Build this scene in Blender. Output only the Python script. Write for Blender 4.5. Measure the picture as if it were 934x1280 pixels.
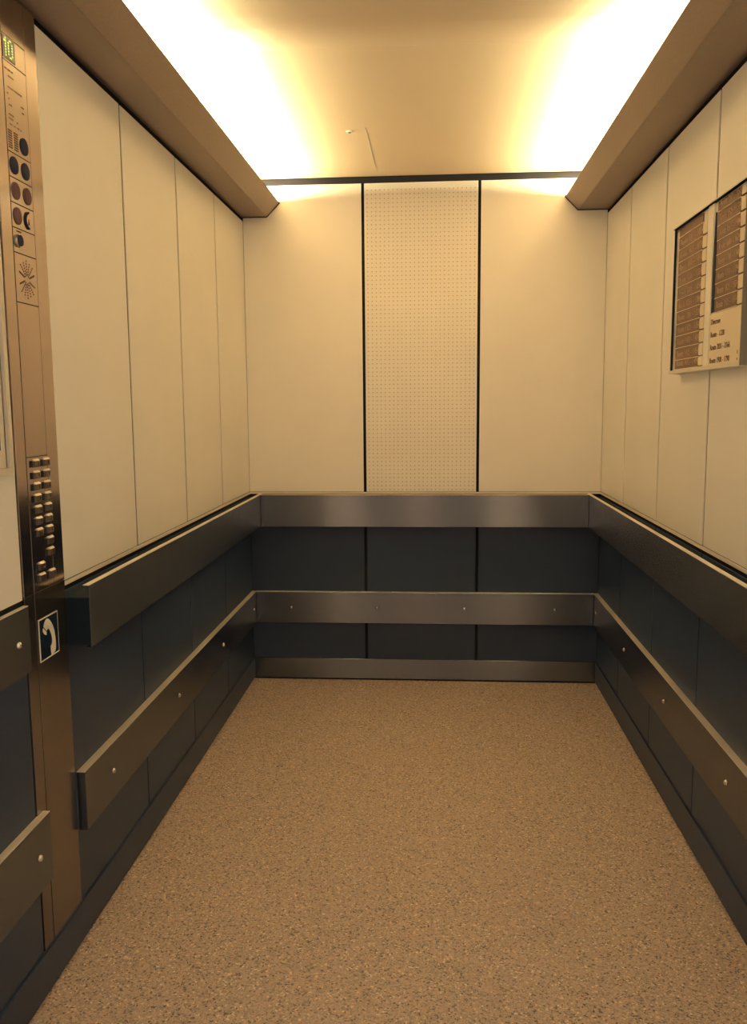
import bpy, bmesh, math, random
from mathutils import Vector, Matrix

for o in list(bpy.data.objects):
    bpy.data.objects.remove(o)
S = bpy.context.scene
COL = S.collection
random.seed(4)

# ------------------------------------------------------------------ camera
F_PX = 1064.41
YAW, PITCH, ROLL = 0.0718, 0.12684, -0.00773
CAM = Vector((0.86604, -3.93599, 1.31484))
fw = Vector((-math.sin(YAW)*math.cos(PITCH), math.cos(YAW)*math.cos(PITCH), -math.sin(PITCH)))
r0 = Vector((math.cos(YAW), math.sin(YAW), 0)); u0 = r0.cross(fw)
cr, sr = math.cos(ROLL), math.sin(ROLL)
rt, up = cr*r0 + sr*u0, -sr*r0 + cr*u0
cam = bpy.data.cameras.new('camera'); co = bpy.data.objects.new('camera', cam); COL.objects.link(co)
mw = Matrix((rt, up, -fw)).transposed().to_4x4(); mw.translation = CAM
co.matrix_world = mw
cam.sensor_fit = 'AUTO'; cam.sensor_width = 36; cam.lens = F_PX/1280*36
cam.clip_start = 0.02
S.camera = co

# ------------------------------------------------------------------ world, exposure
wd = bpy.data.worlds.new('world'); S.world = wd; wd.use_nodes = True
bg = wd.node_tree.nodes['Background']
bg.inputs[0].default_value = (1.0, 0.83, 0.58, 1); bg.inputs[1].default_value = 0.50
S.view_settings.view_transform = 'Standard'; S.view_settings.look = 'None'
S.view_settings.gamma = 1; S.view_settings.use_curve_mapping = False
S.view_settings.exposure = 0.0
LAMP_COLOR = (1.0, 0.86, 0.46); LAMP_STRENGTH = 180

# three lamps added on the unseen landing, for the streaks on the back rail
for lx in (-.29, .68, 1.79):
    ld = bpy.data.lights.new('added_landing_lamp', 'POINT'); ld.energy = 48; ld.color = (1, .52, .24); ld.shadow_soft_size = .06
    lo_ = bpy.data.objects.new('added_landing_lamp', ld); lo_.location = (lx, -7.0, 2.2); COL.objects.link(lo_)

# ------------------------------------------------------------------ dimensions (metres)
W = 1.6246; H = 2.3136; DEPTH = 2.745
SEAM_BACK = (0.5450, 1.0650)
Z_PANEL = 0.900; Z_BEAM = 2.152; Z_PLINTH = 0.106

# ------------------------------------------------------------------ materials
def mat(name, color, rough=.5, metal=0., spec=.5, emit=None, aniso=0., rot=0., noise=None, bump=None, coat=0.):
    m = bpy.data.materials.new(name); m.use_nodes = True
    nt = m.node_tree; b = nt.nodes['Principled BSDF']
    b.inputs['Base Color'].default_value = (*color, 1)
    b.inputs['Roughness'].default_value = rough
    b.inputs['Metallic'].default_value = metal
    b.inputs['Specular IOR Level'].default_value = spec
    b.inputs['Coat Weight'].default_value = coat
    if emit:
        b.inputs['Emission Color'].default_value = (*emit[0], 1)
        b.inputs['Emission Strength'].default_value = emit[1]
    if aniso:
        b.inputs['Anisotropic'].default_value = aniso
        b.inputs['Anisotropic Rotation'].default_value = rot
        tg = nt.nodes.new('ShaderNodeTangent'); tg.direction_type = 'UV_MAP'; tg.uv_map = 'UVMap'
        nt.links.new(tg.outputs[0], b.inputs['Tangent'])
    if noise:      # (scale xyz, amount, detail)
        tc = nt.nodes.new('ShaderNodeNewGeometry'); mp = nt.nodes.new('ShaderNodeMapping')
        mp.inputs['Scale'].default_value = noise[0]
        nt.links.new(tc.outputs['Position'], mp.inputs['Vector'])
        nz = nt.nodes.new('ShaderNodeTexNoise'); nz.inputs['Scale'].default_value = 1; nz.inputs['Detail'].default_value = noise[2]
        nt.links.new(mp.outputs[0], nz.inputs['Vector'])
        rp = nt.nodes.new('ShaderNodeValToRGB')
        lo = [c*(1-noise[1]) for c in color]; hi = [min(1, c*(1+noise[1])) for c in color]
        rp.color_ramp.elements[0].position = .3; rp.color_ramp.elements[1].position = .7
        rp.color_ramp.elements[0].color = (*lo, 1); rp.color_ramp.elements[1].color = (*hi, 1)
        nt.links.new(nz.outputs['Fac'], rp.inputs[0]); nt.links.new(rp.outputs[0], b.inputs['Base Color'])
        if bump:
            bp = nt.nodes.new('ShaderNodeBump'); bp.inputs['Strength'].default_value = bump; bp.inputs['Distance'].default_value = .0005
            nt.links.new(nz.outputs['Fac'], bp.inputs['Height']); nt.links.new(bp.outputs[0], b.inputs['Normal'])
    return m

M = {}
M['laminate'] = mat('cream_laminate', (.94, .915, .86), .38, spec=.4, noise=((3, 3, 3), .02, 2))
M['ceiling'] = mat('ceiling_paint', (.84, .665, .485), .42, spec=.45)
M['recess'] = mat('dark_recess', (.008, .010, .014), .8, spec=.08)
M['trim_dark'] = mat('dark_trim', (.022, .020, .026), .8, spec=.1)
M['pale_edge'] = mat('pale_edge', (.88, .82, .72), .4)
M['steel'] = mat('brushed_steel', (.145, .162, .200), .265, .90, aniso=1., rot=.25, noise=((2, 2, 900), .10, 2))
M['steel_dark'] = mat('dark_steel_panel', (.020, .035, .076), .42, .10, spec=.3, noise=((350, 350, 350), .22, 1))
M['valance'] = mat('valance_steel', (.265, .205, .18), .45, .55, noise=((150, 150, 150), .05, 2))
M['panel_steel'] = mat('control_panel_steel', (.44, .37, .34), .17, 1., aniso=.6, noise=((900, 900, 2), .06, 2))
M['dark_inset'] = mat('dark_inset', (.010, .018, .032), .7, spec=.12)
M['steel_lit'] = mat('steel_lit_edge', (.95, .88, .76), .4, .35)  # paler copy of the steel, a painted highlight for lit top edges
M['engraving'] = mat('engraving_ink', (.30, .20, .14), .8, spec=.1)
M['cover_steel'] = mat('cover_plate_steel', (.20, .182, .178), .19, .9, aniso=.6, noise=((900, 900, 2), .08, 2))
M['screw'] = mat('chrome_screw', (.85, .82, .75), .15, 1.)
M['lens_dark'] = mat('dark_lens', (.010, .012, .038), .7, spec=.08)
M['lens_plum'] = mat('plum_lens', (.085, .042, .052), .7, spec=.1)
M['display'] = mat('display_glass', (.03, .035, .03), .2)
M['led'] = mat('green_led', (.4, .6, .1), .4, emit=((.62, .78, .22), 1.0))
M['ink'] = mat('print_ink', (.10, .06, .045), .8, spec=.1)
M['sign_black'] = mat('sign_black', (.004, .012, .028), .8, spec=.05)
M['sign_cream'] = mat('sign_cream', (.90, .86, .76), .5)
M['strip_brown'] = mat('strip_brown', (.135, .085, .060), .6, spec=.12)
M['strip_text'] = mat('strip_lettering', (.46, .35, .25), .6, spec=.1)
M['tag_cream'] = mat('tag_cream', (.80, .70, .52), .5)
M['frame_alu'] = mat('pale_aluminium', (.72, .68, .60), .4, .3)
M['box_dark'] = mat('grey_board_edge', (.16, .15, .14), .5)
M['paper'] = mat('paper', (.75, .68, .58), .6)
M['lamp'] = mat("lamp_tube", (.9, .9, .85), .5, emit=(LAMP_COLOR, LAMP_STRENGTH))
M['button'] = mat('button_steel', (.20, .16, .14), .35, .8)
M['hole'] = mat('perforation_hole', (.50, .42, .31), .8)

# speckled floor
fm = bpy.data.materials.new('speckled_floor'); fm.use_nodes = True
nt = fm.node_tree; b = nt.nodes['Principled BSDF']; b.inputs['Roughness'].default_value = .6; b.inputs['Specular IOR Level'].default_value = .25
geo = nt.nodes.new('ShaderNodeNewGeometry')
def vor(scale, stops):
    v = nt.nodes.new('ShaderNodeTexVoronoi'); v.inputs['Scale'].default_value = scale
    nt.links.new(geo.outputs['Position'], v.inputs['Vector'])
    sp = nt.nodes.new('ShaderNodeSeparateColor'); nt.links.new(v.outputs['Color'], sp.inputs[0])
    rp = nt.nodes.new('ShaderNodeValToRGB'); rp.color_ramp.interpolation = 'CONSTANT'
    el = rp.color_ramp.elements
    while len(el) > 1: el.remove(el[-1])
    for k, (p, c) in enumerate(stops):
        e = el[0] if k == 0 else el.new(p)
        e.position = p; e.color = (*c, 1)
    nt.links.new(sp.outputs[0], rp.inputs[0])
    return rp
A = vor(230, [(0, (.05, .052, .056)), (.08, (.33, .29, .25)), (.25, (.49, .37, .32)), (.50, (.60, .49, .42)), (.78, (.67, .50, .39)), (.95, (1, .86, .66))])
Bv = vor(430, [(0, (.16, .155, .155)), (.14, (.46, .39, .33)), (.5, (.66, .48, .37)), (.75, (.56, .49, .42)), (.93, (.95, .80, .64))])
mx = nt.nodes.new('ShaderNodeMix'); mx.data_type = 'RGBA'; mx.inputs[0].default_value = .34
nt.links.new(A.outputs[0], mx.inputs[6]); nt.links.new(Bv.outputs[0], mx.inputs[7])
nt.links.new(mx.outputs[2], b.inputs['Base Color'])
M['floor'] = fm

# ------------------------------------------------------------------ mesh helpers
class MB:
    def __init__(s): s.v = []; s.f = []
    def add(s, vs, fs):
        n = len(s.v); s.v += [Vector(p) for p in vs]; s.f += [[i+n for i in f] for f in fs]; return s
    def box(s, x0, x1, y0, y1, z0, z1):
        vs = [(x, y, z) for z in (z0, z1) for y in (y0, y1) for x in (x0, x1)]
        return s.add(vs, [(0, 2, 3, 1), (4, 5, 7, 6), (0, 1, 5, 4), (1, 3, 7, 5), (3, 2, 6, 7), (2, 0, 4, 6)])
    def prism(s, prof, fn, a, b):
        """extrude closed profile [(p,q)] from a to b; fn(p,q,t)->xyz"""
        n = len(prof)
        vs = [fn(p, q, a) for p, q in prof] + [fn(p, q, b) for p, q in prof]
        fs = [(i, (i+1) % n, n+(i+1) % n, n+i) for i in range(n)] + [tuple(range(n-1, -1, -1)), tuple(range(n, 2*n))]
        return s.add(vs, fs)
    def disc(s, c, n, r, d, seg=20, r2=None, dome=0.):
        """short cylinder from c along n (length d); optional taper and domed cap"""
        n = Vector(n).normalized(); c = Vector(c)
        a = n.orthogonal().normalized(); bb = n.cross(a); r2 = r if r2 is None else r2
        R = [(r, 0.), (r2, d)]
        if dome: R += [(r2*.7, d+dome*.7), (r2*.3, d+dome)]
        vs = []
        for rr, h in R:
            for k in range(seg):
                t = 2*math.pi*k/seg
                vs.append(c+n*h+a*(rr*math.cos(t))+bb*(rr*math.sin(t)))
        fs = []
        for j in range(len(R)-1):
            for k in range(seg):
                k2 = (k+1) % seg
                fs.append((j*seg+k, j*seg+k2, (j+1)*seg+k2, (j+1)*seg+k))
        fs += [tuple(range(seg-1, -1, -1)), tuple(range((len(R)-1)*seg, len(R)*seg))]
        return s.add(vs, fs)
    def ring(s, c, n, ri, ro, d, seg=20, t0=0., t1=2*math.pi, closed=True):
        n = Vector(n).normalized(); c = Vector(c)
        a = Vector((0, 0, 1)) if abs(n.z) < .9 else Vector((1, 0, 0)); bb = n.cross(a)
        m = seg if closed else seg+1
        vs = []
        for k in range(m):
            t = t0+(t1-t0)*k/seg; e = a*math.cos(t)+bb*math.sin(t)
            vs += [c+e*ri, c+e*ro, c+e*ro+n*d, c+e*ri+n*d]
        fs = []
        for k in range(seg):
            i, j = 4*k, 4*((k+1) % m)
            for q in range(4):
                fs.append((i+q, i+(q+1) % 4, j+(q+1) % 4, j+q))
        if not closed: fs += [(0, 3, 2, 1), (4*seg, 4*seg+1, 4*seg+2, 4*seg+3)]
        return s.add(vs, fs)
    def build(s, name, m, parent=None, bevel=0., seg=1, smooth=False):
        bm = bmesh.new()
        vs = [bm.verts.new(p) for p in s.v]
        for f in s.f: bm.faces.new([vs[i] for i in f])
        bmesh.ops.recalc_face_normals(bm, faces=bm.faces)
        if bevel:
            bmesh.ops.bevel(bm, geom=list(bm.edges), offset=bevel, segments=seg, affect='EDGES', profile=.5)
        return link(name, bm, m, parent, smooth)

ORG = {}
def link(name, bm, m, parent=None, smooth=False, origin=None):
    xs = [v.co for v in bm.verts]
    lo = Vector([min(p[i] for p in xs) for i in range(3)]); hi = Vector([max(p[i] for p in xs) for i in range(3)])
    org = Vector(origin) if origin else Vector(((lo.x+hi.x)/2, (lo.y+hi.y)/2, lo.z))
    uv = bm.loops.layers.uv.new('UVMap')
    bm.normal_update()
    for f in bm.faces:
        n = f.normal; ax = max(range(3), key=lambda i: abs(n[i]))
        for l in f.loops:
            p = l.vert.co
            l[uv].uv = (p.y, p.z) if ax == 0 else (p.x, p.z) if ax == 1 else (p.y if (hi.y-lo.y) > (hi.x-lo.x) else p.x, p.x if (hi.y-lo.y) > (hi.x-lo.x) else p.y)
    bmesh.ops.translate(bm, vec=-org, verts=bm.verts)
    me = bpy.data.meshes.new(name); bm.to_mesh(me); bm.free()
    if smooth:
        for p in me.polygons: p.use_smooth = True
    me.materials.append(m)
    o = bpy.data.objects.new(name, me); COL.objects.link(o)
    place(o, org, parent)
    return o
def place(o, org, parent):
    ORG[o.name] = Vector(org)
    if parent:
        o.parent = parent; o.location = Vector(org)-ORG[parent.name]
    else: o.location = org
def thing(name, loc, label, cat, group=None):
    o = bpy.data.objects.new(name, None); COL.objects.link(o); o.empty_display_size = .05
    place(o, Vector(loc), None); tag(o, label, cat, group); return o
def tag(o, label, cat, group=None, kind=None):
    o['label'] = label; o['category'] = cat
    if group: o['group'] = group
    if kind: o['kind'] = kind
    return o
def copy_of(src, org, parent):
    o = src.copy(); COL.objects.link(o); o.parent = None; place(o, org, parent); return o
def box(name, m, parent, x0, x1, y0, y1, z0, z1, bevel=0., seg=1):
    return MB().box(x0, x1, y0, y1, z0, z1).build(name, m, parent, bevel, seg)
def text_mesh(name, txt, m, parent, origin, ex, ey, size, squeeze=1., align='LEFT', depth=.0004):
    cu = bpy.data.curves.new(name, 'FONT'); cu.body = txt; cu.size = size; cu.align_x = align; cu.extrude = depth; cu.resolution_u = 3
    t = bpy.data.objects.new('tmp_text', cu); COL.objects.link(t)
    dg = bpy.context.evaluated_depsgraph_get(); dg.update()
    me = bpy.data.meshes.new_from_object(t.evaluated_get(dg)); bpy.data.objects.remove(t)
    bm = bmesh.new(); bm.from_mesh(me); bpy.data.meshes.remove(me)
    ex, ey = Vector(ex), Vector(ey); ez = ex.cross(ey); origin = Vector(origin)
    for v in bm.verts:
        c = v.co.copy(); v.co = origin+ex*c.x*squeeze+ey*c.y+ez*(c.z)
    return link(name, bm, m, parent)

# ------------------------------------------------------------------ room shell
floor = tag(box('floor', M['floor'], None, -.03, W+.03, -DEPTH, .03, -.03, 0), 'speckled tan granulate floor of the lift car', 'floor', kind='structure')

def set_wall(name, label, x0, x1, y0, y1):
    return tag(box(name, M['recess'], None, x0, x1, y0, y1, -.03, H+.03), label, 'wall', kind='structure')
wall_back = set_wall('wall_back', 'back wall with cream panels above and dark steel panels below', -.05, W+.05, .0036, .05)
wall_left = set_wall('wall_left', 'left wall with cream panels, dark steel panels below and the control column', -.05, -.0036, -DEPTH, .0036)
wall_right = set_wall('wall_right', 'right wall with cream panels above and dark steel panels below', W+.0036, W+.05, -DEPTH, .0036)

# ceiling: flat over the back half, falling gently towards the door from y = -1.39
ceil = tag(box('ceiling', M['recess'], None, -.05, W+.05, -DEPTH, .05, H+.03, H+.05), 'pale ceiling lit from the coves along both sides', 'ceiling', kind='structure')
box('ceiling_panel', M['ceiling'], ceil, -.01, W+.01, -1.388, -.012, H, H+.028)
MB().prism([(-1.3885, H), (-1.62, H-.036), (-1.70, H-.041), (-DEPTH, H-.045), (-DEPTH, H+.028), (-1.3885, H+.028)], lambda p, q, t: (t, p, q), -.01, W+.01).build('ceiling_panel', M['ceiling'], ceil)
box('ceiling_joint', M['pale_edge'], ceil, .6115, .6135, -.68, -.12, H-.0015, H)
Z_TOP_BACK = H-.026
tag(box('trim_1', M['trim_dark'], None, -.0, W, -.001, .0034, Z_TOP_BACK+.001, H-.0005), 'dark strip between back wall and ceiling', 'trim', kind='structure')

# back wall panels
xb = [0.0005, SEAM_BACK[0], SEAM_BACK[1], W-.0005]; g = .0065
for k in range(3):
    a = xb[k]+(g if k else 0); c = xb[k+1]-(g if k < 2 else 0)
    up_ = box('wall_panel', M['laminate'], wall_back, a, c, 0, .0034, Z_PANEL+.007, Z_TOP_BACK, .001)
    if k == 1:
        hb = MB(); pitch = .01862
        nx = 26; nz = int((Z_TOP_BACK-Z_PANEL-.02)/pitch)
        for i in range(nx):
            for j in range(nz):
                hb.disc((a+(c-a)/2+(i-(nx-1)/2)*pitch*1.03, 0.0002, Z_PANEL+.017+j*pitch), (0, -1, 0), .0026, .0005, 6)
        h = hb.build('perforation', M['hole'], up_); h['kind'] = 'stuff'
    box('lower_panel', M['steel_dark'], wall_back, a, c, 0, .0034, Z_PLINTH, .884, .001)
tag(box('trim_2', M['pale_edge'], None, .0, W, -.0025, .0034, Z_PANEL-.003, Z_PANEL+.0055), 'thin pale edge under the cream back panels', 'trim', kind='structure')

# side wall panels
COP0, COP1 = -2.233, -2.034
yl = [-.0005, -.5118, -1.0178, -1.5267, COP1+.001]; yr = [-.0005, -.4618, -.9802, -1.4923, -2.004, -2.516, -DEPTH]
def side_panels(wall, ys, xa, xb_, e=.0060):
    for k in range(len(ys)-1):
        a, c = ys[k]-(e if k else 0), ys[k+1]+(e if k < len(ys)-2 else 0)
        box('wall_panel', M['laminate'], wall, xa, xb_, c, a, Z_PANEL+.008, Z_BEAM-.016, .0008)
        a, c = ys[k]-(.003 if k else 0), ys[k+1]+(.003 if k < len(ys)-2 else 0)
        box('lower_panel', M['steel_dark'], wall, xa, xb_, c, a, Z_PLINTH, .884, .0008)
side_panels(wall_left, yl, -.0034, 0)
side_panels(wall_left, [COP0-.002, -DEPTH], -.0034, 0)
side_panels(wall_right, yr, W, W+.0034)
tag(box('trim_3', M['pale_edge'], None, -.0034, .003, COP1+.001, -.003, Z_PANEL-.003, Z_PANEL+.0055), 'thin pale edge under the cream left panels', 'trim', kind='structure')
tag(box('trim_4', M['pale_edge'], None, W-.003, W+.0034, -DEPTH, -.003, Z_PANEL-.003, Z_PANEL+.0055), 'thin pale edge under the cream right panels', 'trim', kind='structure')
# plinths
tag(box('baseboard_back', M['steel'], None, .006, W-.006, -.006, .0034, .009, Z_PLINTH-.001, .001), 'brushed steel plinth along the back wall', 'baseboard', kind='structure')
tag(box('baseboard_left', M['steel_dark'], None, -.0034, .0055, -DEPTH, -.001, .009, Z_PLINTH-.001, .001), 'dark steel plinth along the left wall', 'baseboard', kind='structure')
tag(box('baseboard_right', M['steel_dark'], None, W-.0055, W+.0034, -DEPTH, -.001, .009, Z_PLINTH-.001, .001), 'dark steel plinth along the right wall', 'baseboard', kind='structure')

# ------------------------------------------------------------------ light coves along both sides
def cove(label, side, xf, xt, zf, zt):
    """side 0 = left (x grows inwards), 1 = right; xf fold, xt lip, measured from the wall"""
    X = (lambda d: d) if side == 0 else (lambda d: W-d)
    t = thing('light_cove', (X(xf/2), -1.37, zf), label, 'light', 'light coves under the ceiling')
    fnp = lambda p, q, y: (X(p), y, q)
    a, c = -.008, -DEPTH
    bt = .006
    MB().prism([(-.008, zf), (xf, zf), (xf, zf+bt), (-.008, zf+bt)], fnp, a, c).build('soffit', M['valance'], t, .0006)
    MB().prism([(xf+.0008, zf), (xt, zt), (xt-.004, zt+.005), (xf-.003, zf+.0065)], fnp, a, c).build('lip', M['valance'], t, .0006)
    lt = MB()
    for y0_, y1_ in ((-.03, -1.345), (-1.395, -2.70)):
        lt = MB().disc((X(xf-.018), y0_, zt-.0165), (0, -1, 0), .0175, y0_-y1_, 16)
        lt.build('lamp_tube', M['lamp'], t)
    MB().box(min(X(.006), X(xf-.045)), max(X(.006), X(xf-.045)), c+.02, a-.02, zf+.0062, zf+.03).build('ballast_tray', M['frame_alu'], t)
    MB().prism([(.0005, zf-.002), (xf+.001, zf-.002), (xt+.0015, zt-.001), (xt-.001, zt+.006), (.0005, zt+.006)], fnp, -.0004, -.0090).build('end_cap', M['trim_dark'], t)
    return t
cove('long steel light cove along the left wall under the ceiling', 0, .110, .170, Z_BEAM, 2.212)
cove('long steel light cove along the right wall under the ceiling', 1, .130, .187, Z_BEAM, 2.209)

# small ceiling sensor
t = thing('ceiling_sensor', (.552, -.65, H-.006), 'tiny round ceiling sensor with a dark centre near the back wall', 'sensor')
MB().disc((.552, -.65, H-.0005), (0, 0, -1), .014, .004, 20, .011).build('housing', M['sign_cream'], t)
MB().disc((.552, -.65, H-.0045), (0, 0, -1), .005, .0015, 12).build('lens', M['ink'], t)

# ------------------------------------------------------------------ rails
def rail_prof(lo, hi, t0, t1, lip):
    """C-channel seen end-on: (distance from wall, z)"""
    return [(t1, lo), (t1, hi), (t1-lip, hi), (t1-lip, hi-.002), (t1-.003, hi-.002), (t1-.003, lo+.002), (t1-lip, lo+.002), (t1-lip, lo)]
LEFTP = lambda p, q, y: (p, y, q)
RIGHTP = lambda p, q, y: (W-p, y, q)
BACKP = lambda p, q, x: (x, -p, q)
ZR0, ZR1, TR = .750, .898, .062
def handrail(label, fn, a, c, axis_end):
    t = thing('handrail', fn(TR/2, ZR0, (a+c)/2), label, 'handrail', 'deep steel handrails round the car')
    MB().prism(rail_prof(ZR0, ZR1, 0, TR, .015), fn, a, c).build('rail_face', M['steel'], t, .0008)
    MB().prism([(TR-.0152, ZR1), (TR-.0002, ZR1), (TR-.0002, ZR1+.0012), (TR-.0152, ZR1+.0012)], fn, a, c).build('top_highlight', M['steel_lit'], t)  # lit rim of the rail, painted as a pale strip
    # dark carrier the face plate is fixed to
    MB().prism([(.001, ZR0+.004), (TR-.0035, ZR0+.004), (TR-.0035, ZR1-.03), (.001, ZR1-.03)], fn, a, c+(.002 if axis_end else 0)).build('carrier', M['dark_inset'], t)
    return t
handrail('deep steel handrail on the left wall ending beside the control panel', LEFTP, -.003, COP1-.003, True)
handrail('deep steel handrail on the right wall below the directory board', RIGHTP, -.003, -DEPTH, False)
handrail('deep steel handrail across the back wall', BACKP, TR+.001, W-TR-.001, False)

ZB0, ZB1, TB = .284, .432, .022
def screws(parent, fn, poss, z, t):
    first = None
    for s in poss:
        c = Vector(fn(t-.0003, z, s)); n = (Vector(fn(t+1, z, s))-c).normalized()
        if first is None:
            first = MB().disc(c, n, .0078, .0030, 14, .0066, dome=.0030).build('screw', M['screw'], parent, smooth=False)
            off = ORG[first.name]-c
        else: copy_of(first, c+off, parent)
def bumper(label, fn, a, c, poss, z0=ZB0, z1=ZB1, tb=TB):
    t = thing('bumper_rail', fn(tb/2, z0, (a+c)/2), label, 'bumper rail', 'flat steel bumper rails with screws')
    MB().prism([(.0005, z0), (tb, z0), (tb, z1), (.0005, z1)], fn, a, c).build('rail_face', M['steel'], t, .001)
    MB().prism([(.0005, z1+.0001), (tb-.0002, z1+.0001), (tb-.0002, z1+.0013), (.0005, z1+.0013)], fn, a, c).build('top_highlight', M['steel_lit'], t)  # light on the top face, put in as paler colour
    screws(t, fn, poss, (z0+z1)/2, tb)
    return t
bumper('low steel bumper rail on the left wall behind the control panel', LEFTP, -.003, -2.022, (-.07, -.66, -1.26, -1.845))
bumper('low steel bumper rail on the right wall', RIGHTP, -.003, -DEPTH, (-.075, -.66, -1.24, -1.83, -2.42))
bumper('low steel bumper rail across the back wall', BACKP, TB+.001, W-TB-.001, (.189, .597, 1.008, 1.426))
bumper('upper steel bumper rail at the left edge in front of the control panel', LEFTP, COP0-.002, -DEPTH, (-2.285, -2.62), .755, .896, .012)
bumper('lower steel bumper rail at the left edge in front of the control panel', LEFTP, -2.205, -DEPTH, (-2.262, -2.62), .268, .424, .018)

# ------------------------------------------------------------------ control panel column
cp = thing('control_panel', (0, (COP0+COP1)/2, .012), 'full-height steel lift control panel with round lamps, speaker and button keypad', 'control panel')
PX = .0022
Y0, Y1 = -2.1855, -2.0885
def plate(name, y0, y1, z0, z1, m='panel_steel', x1=PX, bevel=.0004):
    return box(name, M[m], cp, -.0034, x1, y0, y1, z0, z1, bevel)
plate('side_strip', COP0+.0015, Y0-.0032, .9125, Z_BEAM-.003)
plate('side_strip', Y1+.0012, COP1, .9125, Z_BEAM-.003)
plate('cover_plate', COP0+.0015, Y0-.0032, .108, .9115, 'cover_steel')
plate('cover_plate', Y0, COP1, .108, .9115, 'cover_steel')
e = .0007
zs = [(2.058, Z_BEAM-.003, 'faceplate'), (2.008, 2.058, 'display_module'), (1.831, 2.008, 'information_plate'), (1.781, 1.831, 'lamp_module'),
      (1.731, 1.781, 'lamp_module'), (1.681, 1.731, 'lamp_module'), (1.631, 1.681, 'key_module'), (1.530, 1.631, 'speaker_module'),
      (1.206, 1.530, 'faceplate'), (.912, 1.206, 'keypad_plate')]
mod = []
for z0, z1, nme in zs: mod.append(plate(nme, Y0, Y1, z0+e, z1-e))
disp, info = mod[1], mod[2]
# display: dark window with the floor number in green dots
box('display_window', M['display'], disp, PX, PX+.0008, -2.1845, -2.134, 2.012, 2.055)
dots = MB()
def dotcol(y, rows, top=2.0505, p=.0054):
    for r_ in rows: dots.disc((PX+.0007, y, top-r_*p), (1, 0, 0), .00215, .0007, 8)
dotcol(-2.1775, (1,)); dotcol(-2.1725, (0, 1, 2, 3, 4, 5, 6))
dotcol(-2.1605, (1, 2, 3, 4, 5)); dotcol(-2.1555, (0, 6)); dotcol(-2.1505, (0, 6)); dotcol(-2.1455, (1, 2, 3, 4, 5))
dots.build('floor_number', M['led'], disp)
# information plate: engraved lines too small to read, and the louvre slots
ink = MB()
def dash(y0, y1, z, h=.003): ink.box(PX, PX+.0003, y0, y1, z-h/2, z+h/2)
for z, segs in ((1.992, ((-2.18, -2.172), (-2.168, -2.158), (-2.154, -2.146))), (1.980, ((-2.168, -2.145),)),
                (1.958, ((-2.172, -2.148), (-2.144, -2.112))), (1.945, ((-2.176, -2.170),)), (1.935, ((-2.172, -2.168), (-2.118, -2.106))),
                (1.924, ((-2.170, -2.158), (-2.116, -2.106))), (1.905, ((-2.174, -2.152),)), (1.897, ((-2.174, -2.156), (-2.140, -2.136))),
                (1.886, ((-2.172, -2.162), (-2.154, -2.148), (-2.140, -2.132), (-2.126, -2.122)))):
    for a, c in segs: dash(a, c, z)
ink.build('engraved_text', M['engraving'], info)['kind'] = 'stuff'
slots = MB()
for k in range(8):
    z = 1.8725-k*.0047
    for a, c in ((-2.1815, -2.1655), (-2.1575, -2.1405)):
        slots.box(PX, PX+.0004, a, c, z-.0014, z+.0014)
sl = slots.build('louvre_slot', M['ink'], info); sl['kind'] = 'stuff'
def lens(parent, y, z, m):
    MB().disc((PX-.0005, y, z), (1, 0, 0), .0178, .0022, 28, .0172, dome=.0012).build('indicator_lamp', M[m], parent)
lens(info, -2.115, 1.856, 'lens_dark')
lens(mod[3], -2.164, 1.806, 'lens_dark'); lens(mod[3], -2.115, 1.806, 'lens_dark')
lens(mod[4], -2.163, 1.756, 'lens_plum'); lens(mod[4], -2.113, 1.756, 'lens_plum')
lens(mod[5], -2.162, 1.706, 'lens_plum')
# ring lamp with a small warning mark
MB().disc((PX-.0005, -2.112, 1.706), (1, 0, 0), .0165, .0015, 28).build('indicator_lamp', M['panel_steel'], mod[5])
MB().ring((PX, -2.112, 1.706), (1, 0, 0), .0145, .0185, .003, 20, .1, math.pi-.1, closed=False).build('lamp_ring', M['lens_dark'], mod[5])
mk = MB(); mk.box(PX+.0008, PX+.0016, -2.1165, -2.1115, 1.697, 1.704); mk.box(PX+.0008, PX+.0016, -2.1150, -2.1130, 1.704, 1.709)
mk.build('lamp_mark', M['ink'], mod[5])
# key switch
ky = MB().disc((PX-.0005, -2.163, 1.656), (1, 0, 0), .0140, .0045, 24, .0130).build('key_switch', M['screw'], mod[6])
MB().disc((PX+.0038, -2.1645, 1.656), (1, 0, 0), .0118, .0020, 24).build('key_barrel', M['lens_dark'], mod[6])  # set off-centre so the bright crescent beside it imitates a highlight
box('key_slot', M['ink'], mod[6], PX, PX+.0004, -2.170, -2.150, 1.6735, 1.6765)
# speaker: rays of holes round the middle
sp = MB(); cy, cz = -2.135, 1.581
for k in range(16):
    t_ = 2*math.pi*k/16
    for j, rr in enumerate((.009, .0145, .020, .0255, .031, .0365)):
        if abs(math.sin(t_)) > .55 or j < 5:
            if abs(math.cos(t_)) > .9 or (j == 5 and k % 2): continue
            rr2 = rr+(.003 if k % 2 else 0)
            sp.disc((PX, cy+rr2*math.cos(t_), cz+rr2*math.sin(t_)*1.05), (1, 0, 0), .0019, .0004, 6)
for s_ in (-1, 1):
    for an in (.36, -.36):
        e1 = Vector((0, s_*math.cos(an), math.sin(an))); e2 = Vector((0, -e1.z, e1.y)); c0 = Vector((PX, cy, cz))
        for a_, b_ in ((.011, .036),):
            q4 = [c0+e1*a_-e2*.0018, c0+e1*b_-e2*.0018, c0+e1*b_+e2*.0018, c0+e1*a_+e2*.0018]
            sp.add(q4+[p+Vector((.0004, 0, 0)) for p in q4], [(0, 1, 2, 3), (4, 5, 6, 7), (0, 1, 5, 4), (1, 2, 6, 5), (2, 3, 7, 6), (3, 0, 4, 7)])
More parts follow.
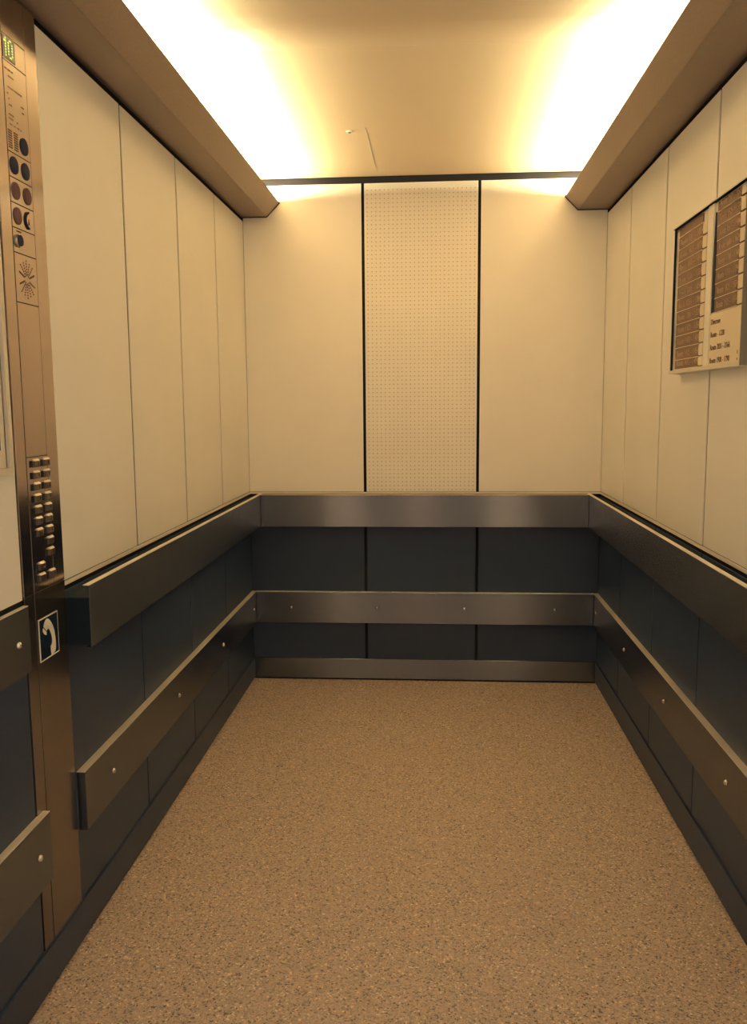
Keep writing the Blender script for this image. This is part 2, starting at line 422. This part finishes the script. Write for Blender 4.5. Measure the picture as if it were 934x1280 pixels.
spo = sp.build('speaker_hole', M['ink'], mod[7]); spo['kind'] = 'stuff'
# keypad of small square steel push buttons
kp = mod[9]
key0 = None
zl = [1.201-.02517*k for k in range(7)]+[.975, .950]; zr = [1.201-.02513*k for k in range(9)]+[.950]
for yy, zz in [(-2.146, z) for z in zl]+[(-2.097, z) for z in zr]:
    org = Vector((PX, yy, zz))
    if key0 is None:
        key0 = MB().prism([(PX-.001, zz-.0185), (PX+.0045, zz-.0175), (PX+.0050, zz-.0042), (PX-.001, zz-.0042)], lambda p, q, y: (p, y, q), yy-.0125, yy+.0125).build('push_button', M['button'], kp, .0004, 1)
        off = ORG[key0.name]-org
        mk0 = MB().box(PX+.0046, PX+.0051, yy+.002, yy+.0065, zz-.013, zz-.007).build('button_mark', M['ink'], key0)
        ed0 = MB().prism([(PX-.001, zz-.0040), (PX+.0050, zz-.0040), (PX+.0012, zz+.0002), (PX-.001, zz+.0002)], lambda p, q, y: (p, y, q), yy-.0122, yy+.0122).build('button_highlight', M['steel_lit'], key0)  # ceiling light on the button top, painted as a pale chamfer
        offe = ORG[ed0.name]-org
        offm = ORG[mk0.name]-org
        sk0 = MB().box(PX, PX+.0008, yy-.0275, yy-.0165, zz-.017, zz-.003).build('button_recess', M['dark_inset'], kp)
        offs = ORG[sk0.name]-org
    else:
        k_ = copy_of(key0, org+off, kp); copy_of(mk0, org+offm, k_); copy_of(ed0, org+offe, k_); copy_of(sk0, org+offs, kp)

# phone sign on the column
sg = thing('phone_sign', (PX, -2.1295, .755), 'small black sign with a cream telephone handset below the keypad', 'sign')
sy0, sy1, sz0, sz1 = -2.177, -2.083, .754, .850
box('sign_border', M['sign_cream'], sg, PX+.0002, PX+.0012, sy0, sy1, sz0, sz1)
box('sign_face', M['sign_black'], sg, PX+.0012, PX+.0016, sy0+.003, sy1-.003, sz0+.003, sz1-.003)
def sgp(u, v): return (sy0+(sy1-sy0)*u, sz1-(sz1-sz0)*v)
# handset outline in sign coordinates (u to the right, v down)
outer = [(.22, .21), (.27, .13), (.34, .075), (.42, .06), (.50, .085), (.60, .17), (.70, .29), (.77, .44), (.80, .60), (.81, .74), (.80, .86), (.76, .93), (.66, .96),
         (.55, .965), (.54, .86), (.535, .75), (.60, .715), (.625, .66), (.63, .58), (.60, .48), (.54, .38), (.485, .315), (.42, .31), (.37, .335)]
def flat(poly, name, m):
    pts = [sgp(*p) for p in poly]; n = len(pts)
    MB().prism(pts, lambda p, q, x: (x, p, q), PX+.0016, PX+.0022).build(name, m, sg)
flat(outer, 'handset_symbol', M['sign_cream'])
flat([(.185, .255), (.205, .235), (.36, .365), (.35, .43), (.30, .42), (.22, .37), (.17, .30)], 'handset_symbol', M['sign_cream'])

# framed notice at the left edge of the view
nf = thing('framed_notice', (0, -2.47, 1.18), 'pale framed notice on the left wall in front of the control panel', 'notice')
ny0, ny1, nz0, nz1 = -2.70, -2.270, 1.178, 1.62
fr = MB()
for a in ((ny0, ny1, nz0, nz0+.014), (ny0, ny1, nz1-.014, nz1), (ny0, ny0+.014, nz0+.014, nz1-.014), (ny1-.014, ny1, nz0+.014, nz1-.014)):
    fr.box(.0002, .018, *a)
fr.build('frame', M['frame_alu'], nf)
box('backing', M['paper'], nf, .0002, .010, ny0+.0142, ny1-.0142, nz0+.0142, nz1-.0142)
box('inner_edge', M['ink'], nf, .010, .0034, ny1-.0175, ny1-.0145, nz0+.0145, nz1-.0145)
box('printed_block', M['sign_black'], nf, .010, .0103, ny0+.04, ny1-.036, nz0+.05, nz0+.16)

# ------------------------------------------------------------------ directory board on the right wall
TD = .030; XF = W-TD
db = thing('directory_board', (W, -1.52, 1.40), 'directory board with two columns of brown route strips on the right wall', 'directory board')
dy0, dy1, dz0, dz1 = -1.828, -1.212, 1.397, 1.832
fb = 0.011
ft = .004
for a in ((dy0, dy1, dz0, dz0+.010), (dy0, dy1, dz1-ft, dz1), (dy1-ft, dy1, dz0+.010, dz1-ft), (dy0, dy0+ft, dz0+.010, dz1-ft)):
    box('frame_bar', M['frame_alu'], db, XF-.0062 if a[1]-a[0] > .1 else XF-.0032, W-.0005, *a, .0004)
box('backing', M['frame_alu'], db, XF+.004, W-.001, dy0+ft, dy1-ft, dz0+.010, dz1-ft)
box('frame_shade', M['sign_black'], db, XF-.0060, XF+.0035, dy0+ft, dy1-ft, dz1-ft-.0016, dz1-ft-.0001)  # shade on the inner frame sides, painted as dark strips
box('frame_shade', M['sign_black'], db, XF-.0030, XF+.0035, dy1-ft-.0016, dy1-ft-.0001, dz0+.0102, dz1-ft-.002)
box('end_plate', M['box_dark'], db, XF-.0065, W-.001, dy0-.0025, dy0-.0002, dz0+.001, dz1-.001)
EX, EY = (0, -1, 0), (0, 0, 1)
lines = [1.8225, 1.796, 1.760, 1.7235, 1.6875, 1.651, 1.6145, 1.578, 1.542, 1.507, 1.4715, 1.436, 1.4085]
numsL = ['1001 - 1024', '1025 - 1074', '1075 - 1094', '1201 - 1224', '1225 - 1254', '1255 - 1284', '1301 - 1324', '1325 - 1354', '1400 - 1404', '1425 - 1454', '1475 - 1494']
numsR = ['1501 - 1524', '1525 - 1574', '1575 - 1594', '1601 - 1624', '1700 - 1748', '1751 - 1794', '1825 - 1874', '1925 - 1974']
def strip(y0, y1, z0, z1, txt, tagy):
    s = box('route_strip', M['strip_brown'], db, XF+.001, XF+.004, y1, y0, z0+.0022, z1, .0003)
    box('strip_edge', M['tag_cream'], s, XF+.0004, XF+.004, y1, y0, z0+.0002, z0+.0021)
    if txt: text_mesh('lettering', txt, M['strip_text'], s, (XF+.0008, y0-.018, z0+.0105), EX, EY, .0245, 1.16*(abs(y1-y0)/.228))
    if tagy:
        tg = box('name_tag', M['tag_cream'], db, XF+.0005, XF+.004, tagy[1], tagy[0], z0+.0045, z1-.0015, .0003)
        box('tag_outline', M['ink'], tg, XF+.0022, XF+.0041, tagy[1]-.0025, tagy[0], z0+.0015, z0+.004)
for k in range(12):
    strip(-1.252, -1.478, lines[k+1], lines[k], ('Route '+numsL[k-1]) if k else None, (-1.482, -1.516) if k else None)
for k in range(9):
    lo = lines[k+1] if k < 8 else 1.5425
    if k >= 8: break
    strip(-1.602, -1.768, lines[k+1], lines[k], 'Route '+numsR[k], (-1.773, -1.803))
box('column_divider', M['sign_cream'], db, XF-.001, XF+.004, -1.574, -1.5285, dz0+fb, dz1-ft-.002, .0004)
MB().prism([(-1.5765, 1.545), (-1.597, 1.545), (-1.594, 1.70), (-1.588, 1.80), (-1.584, 1.80), (-1.5765, 1.66)], lambda p, q, x: (x, p, q), XF+.001, XF+.004).build('open_slot', M['dark_inset'], db)
pl = box('lower_plate', M['tag_cream'], db, XF-.0005, XF+.004, -1.808, -1.577, dz0+fb, 1.5405, .0004)
for z, tx in ((1.513, 'Diversen'), (1.480, 'Route - 1228'), (1.447, 'Route 2031 - 2166'), (1.413, 'Route 1900 - 1790')):
    text_mesh('lettering', tx, M['ink'], pl, (XF-.0008, -1.588, z), EX, EY, .020, 1.0)
mm = MB().box(XF-.001, XF-.0005, -1.797, -1.794, 1.427, 1.436).box(XF-.001, XF-.0005, -1.797, -1.794, 1.412, 1.418)
mm.build('lettering', M['ink'], pl)
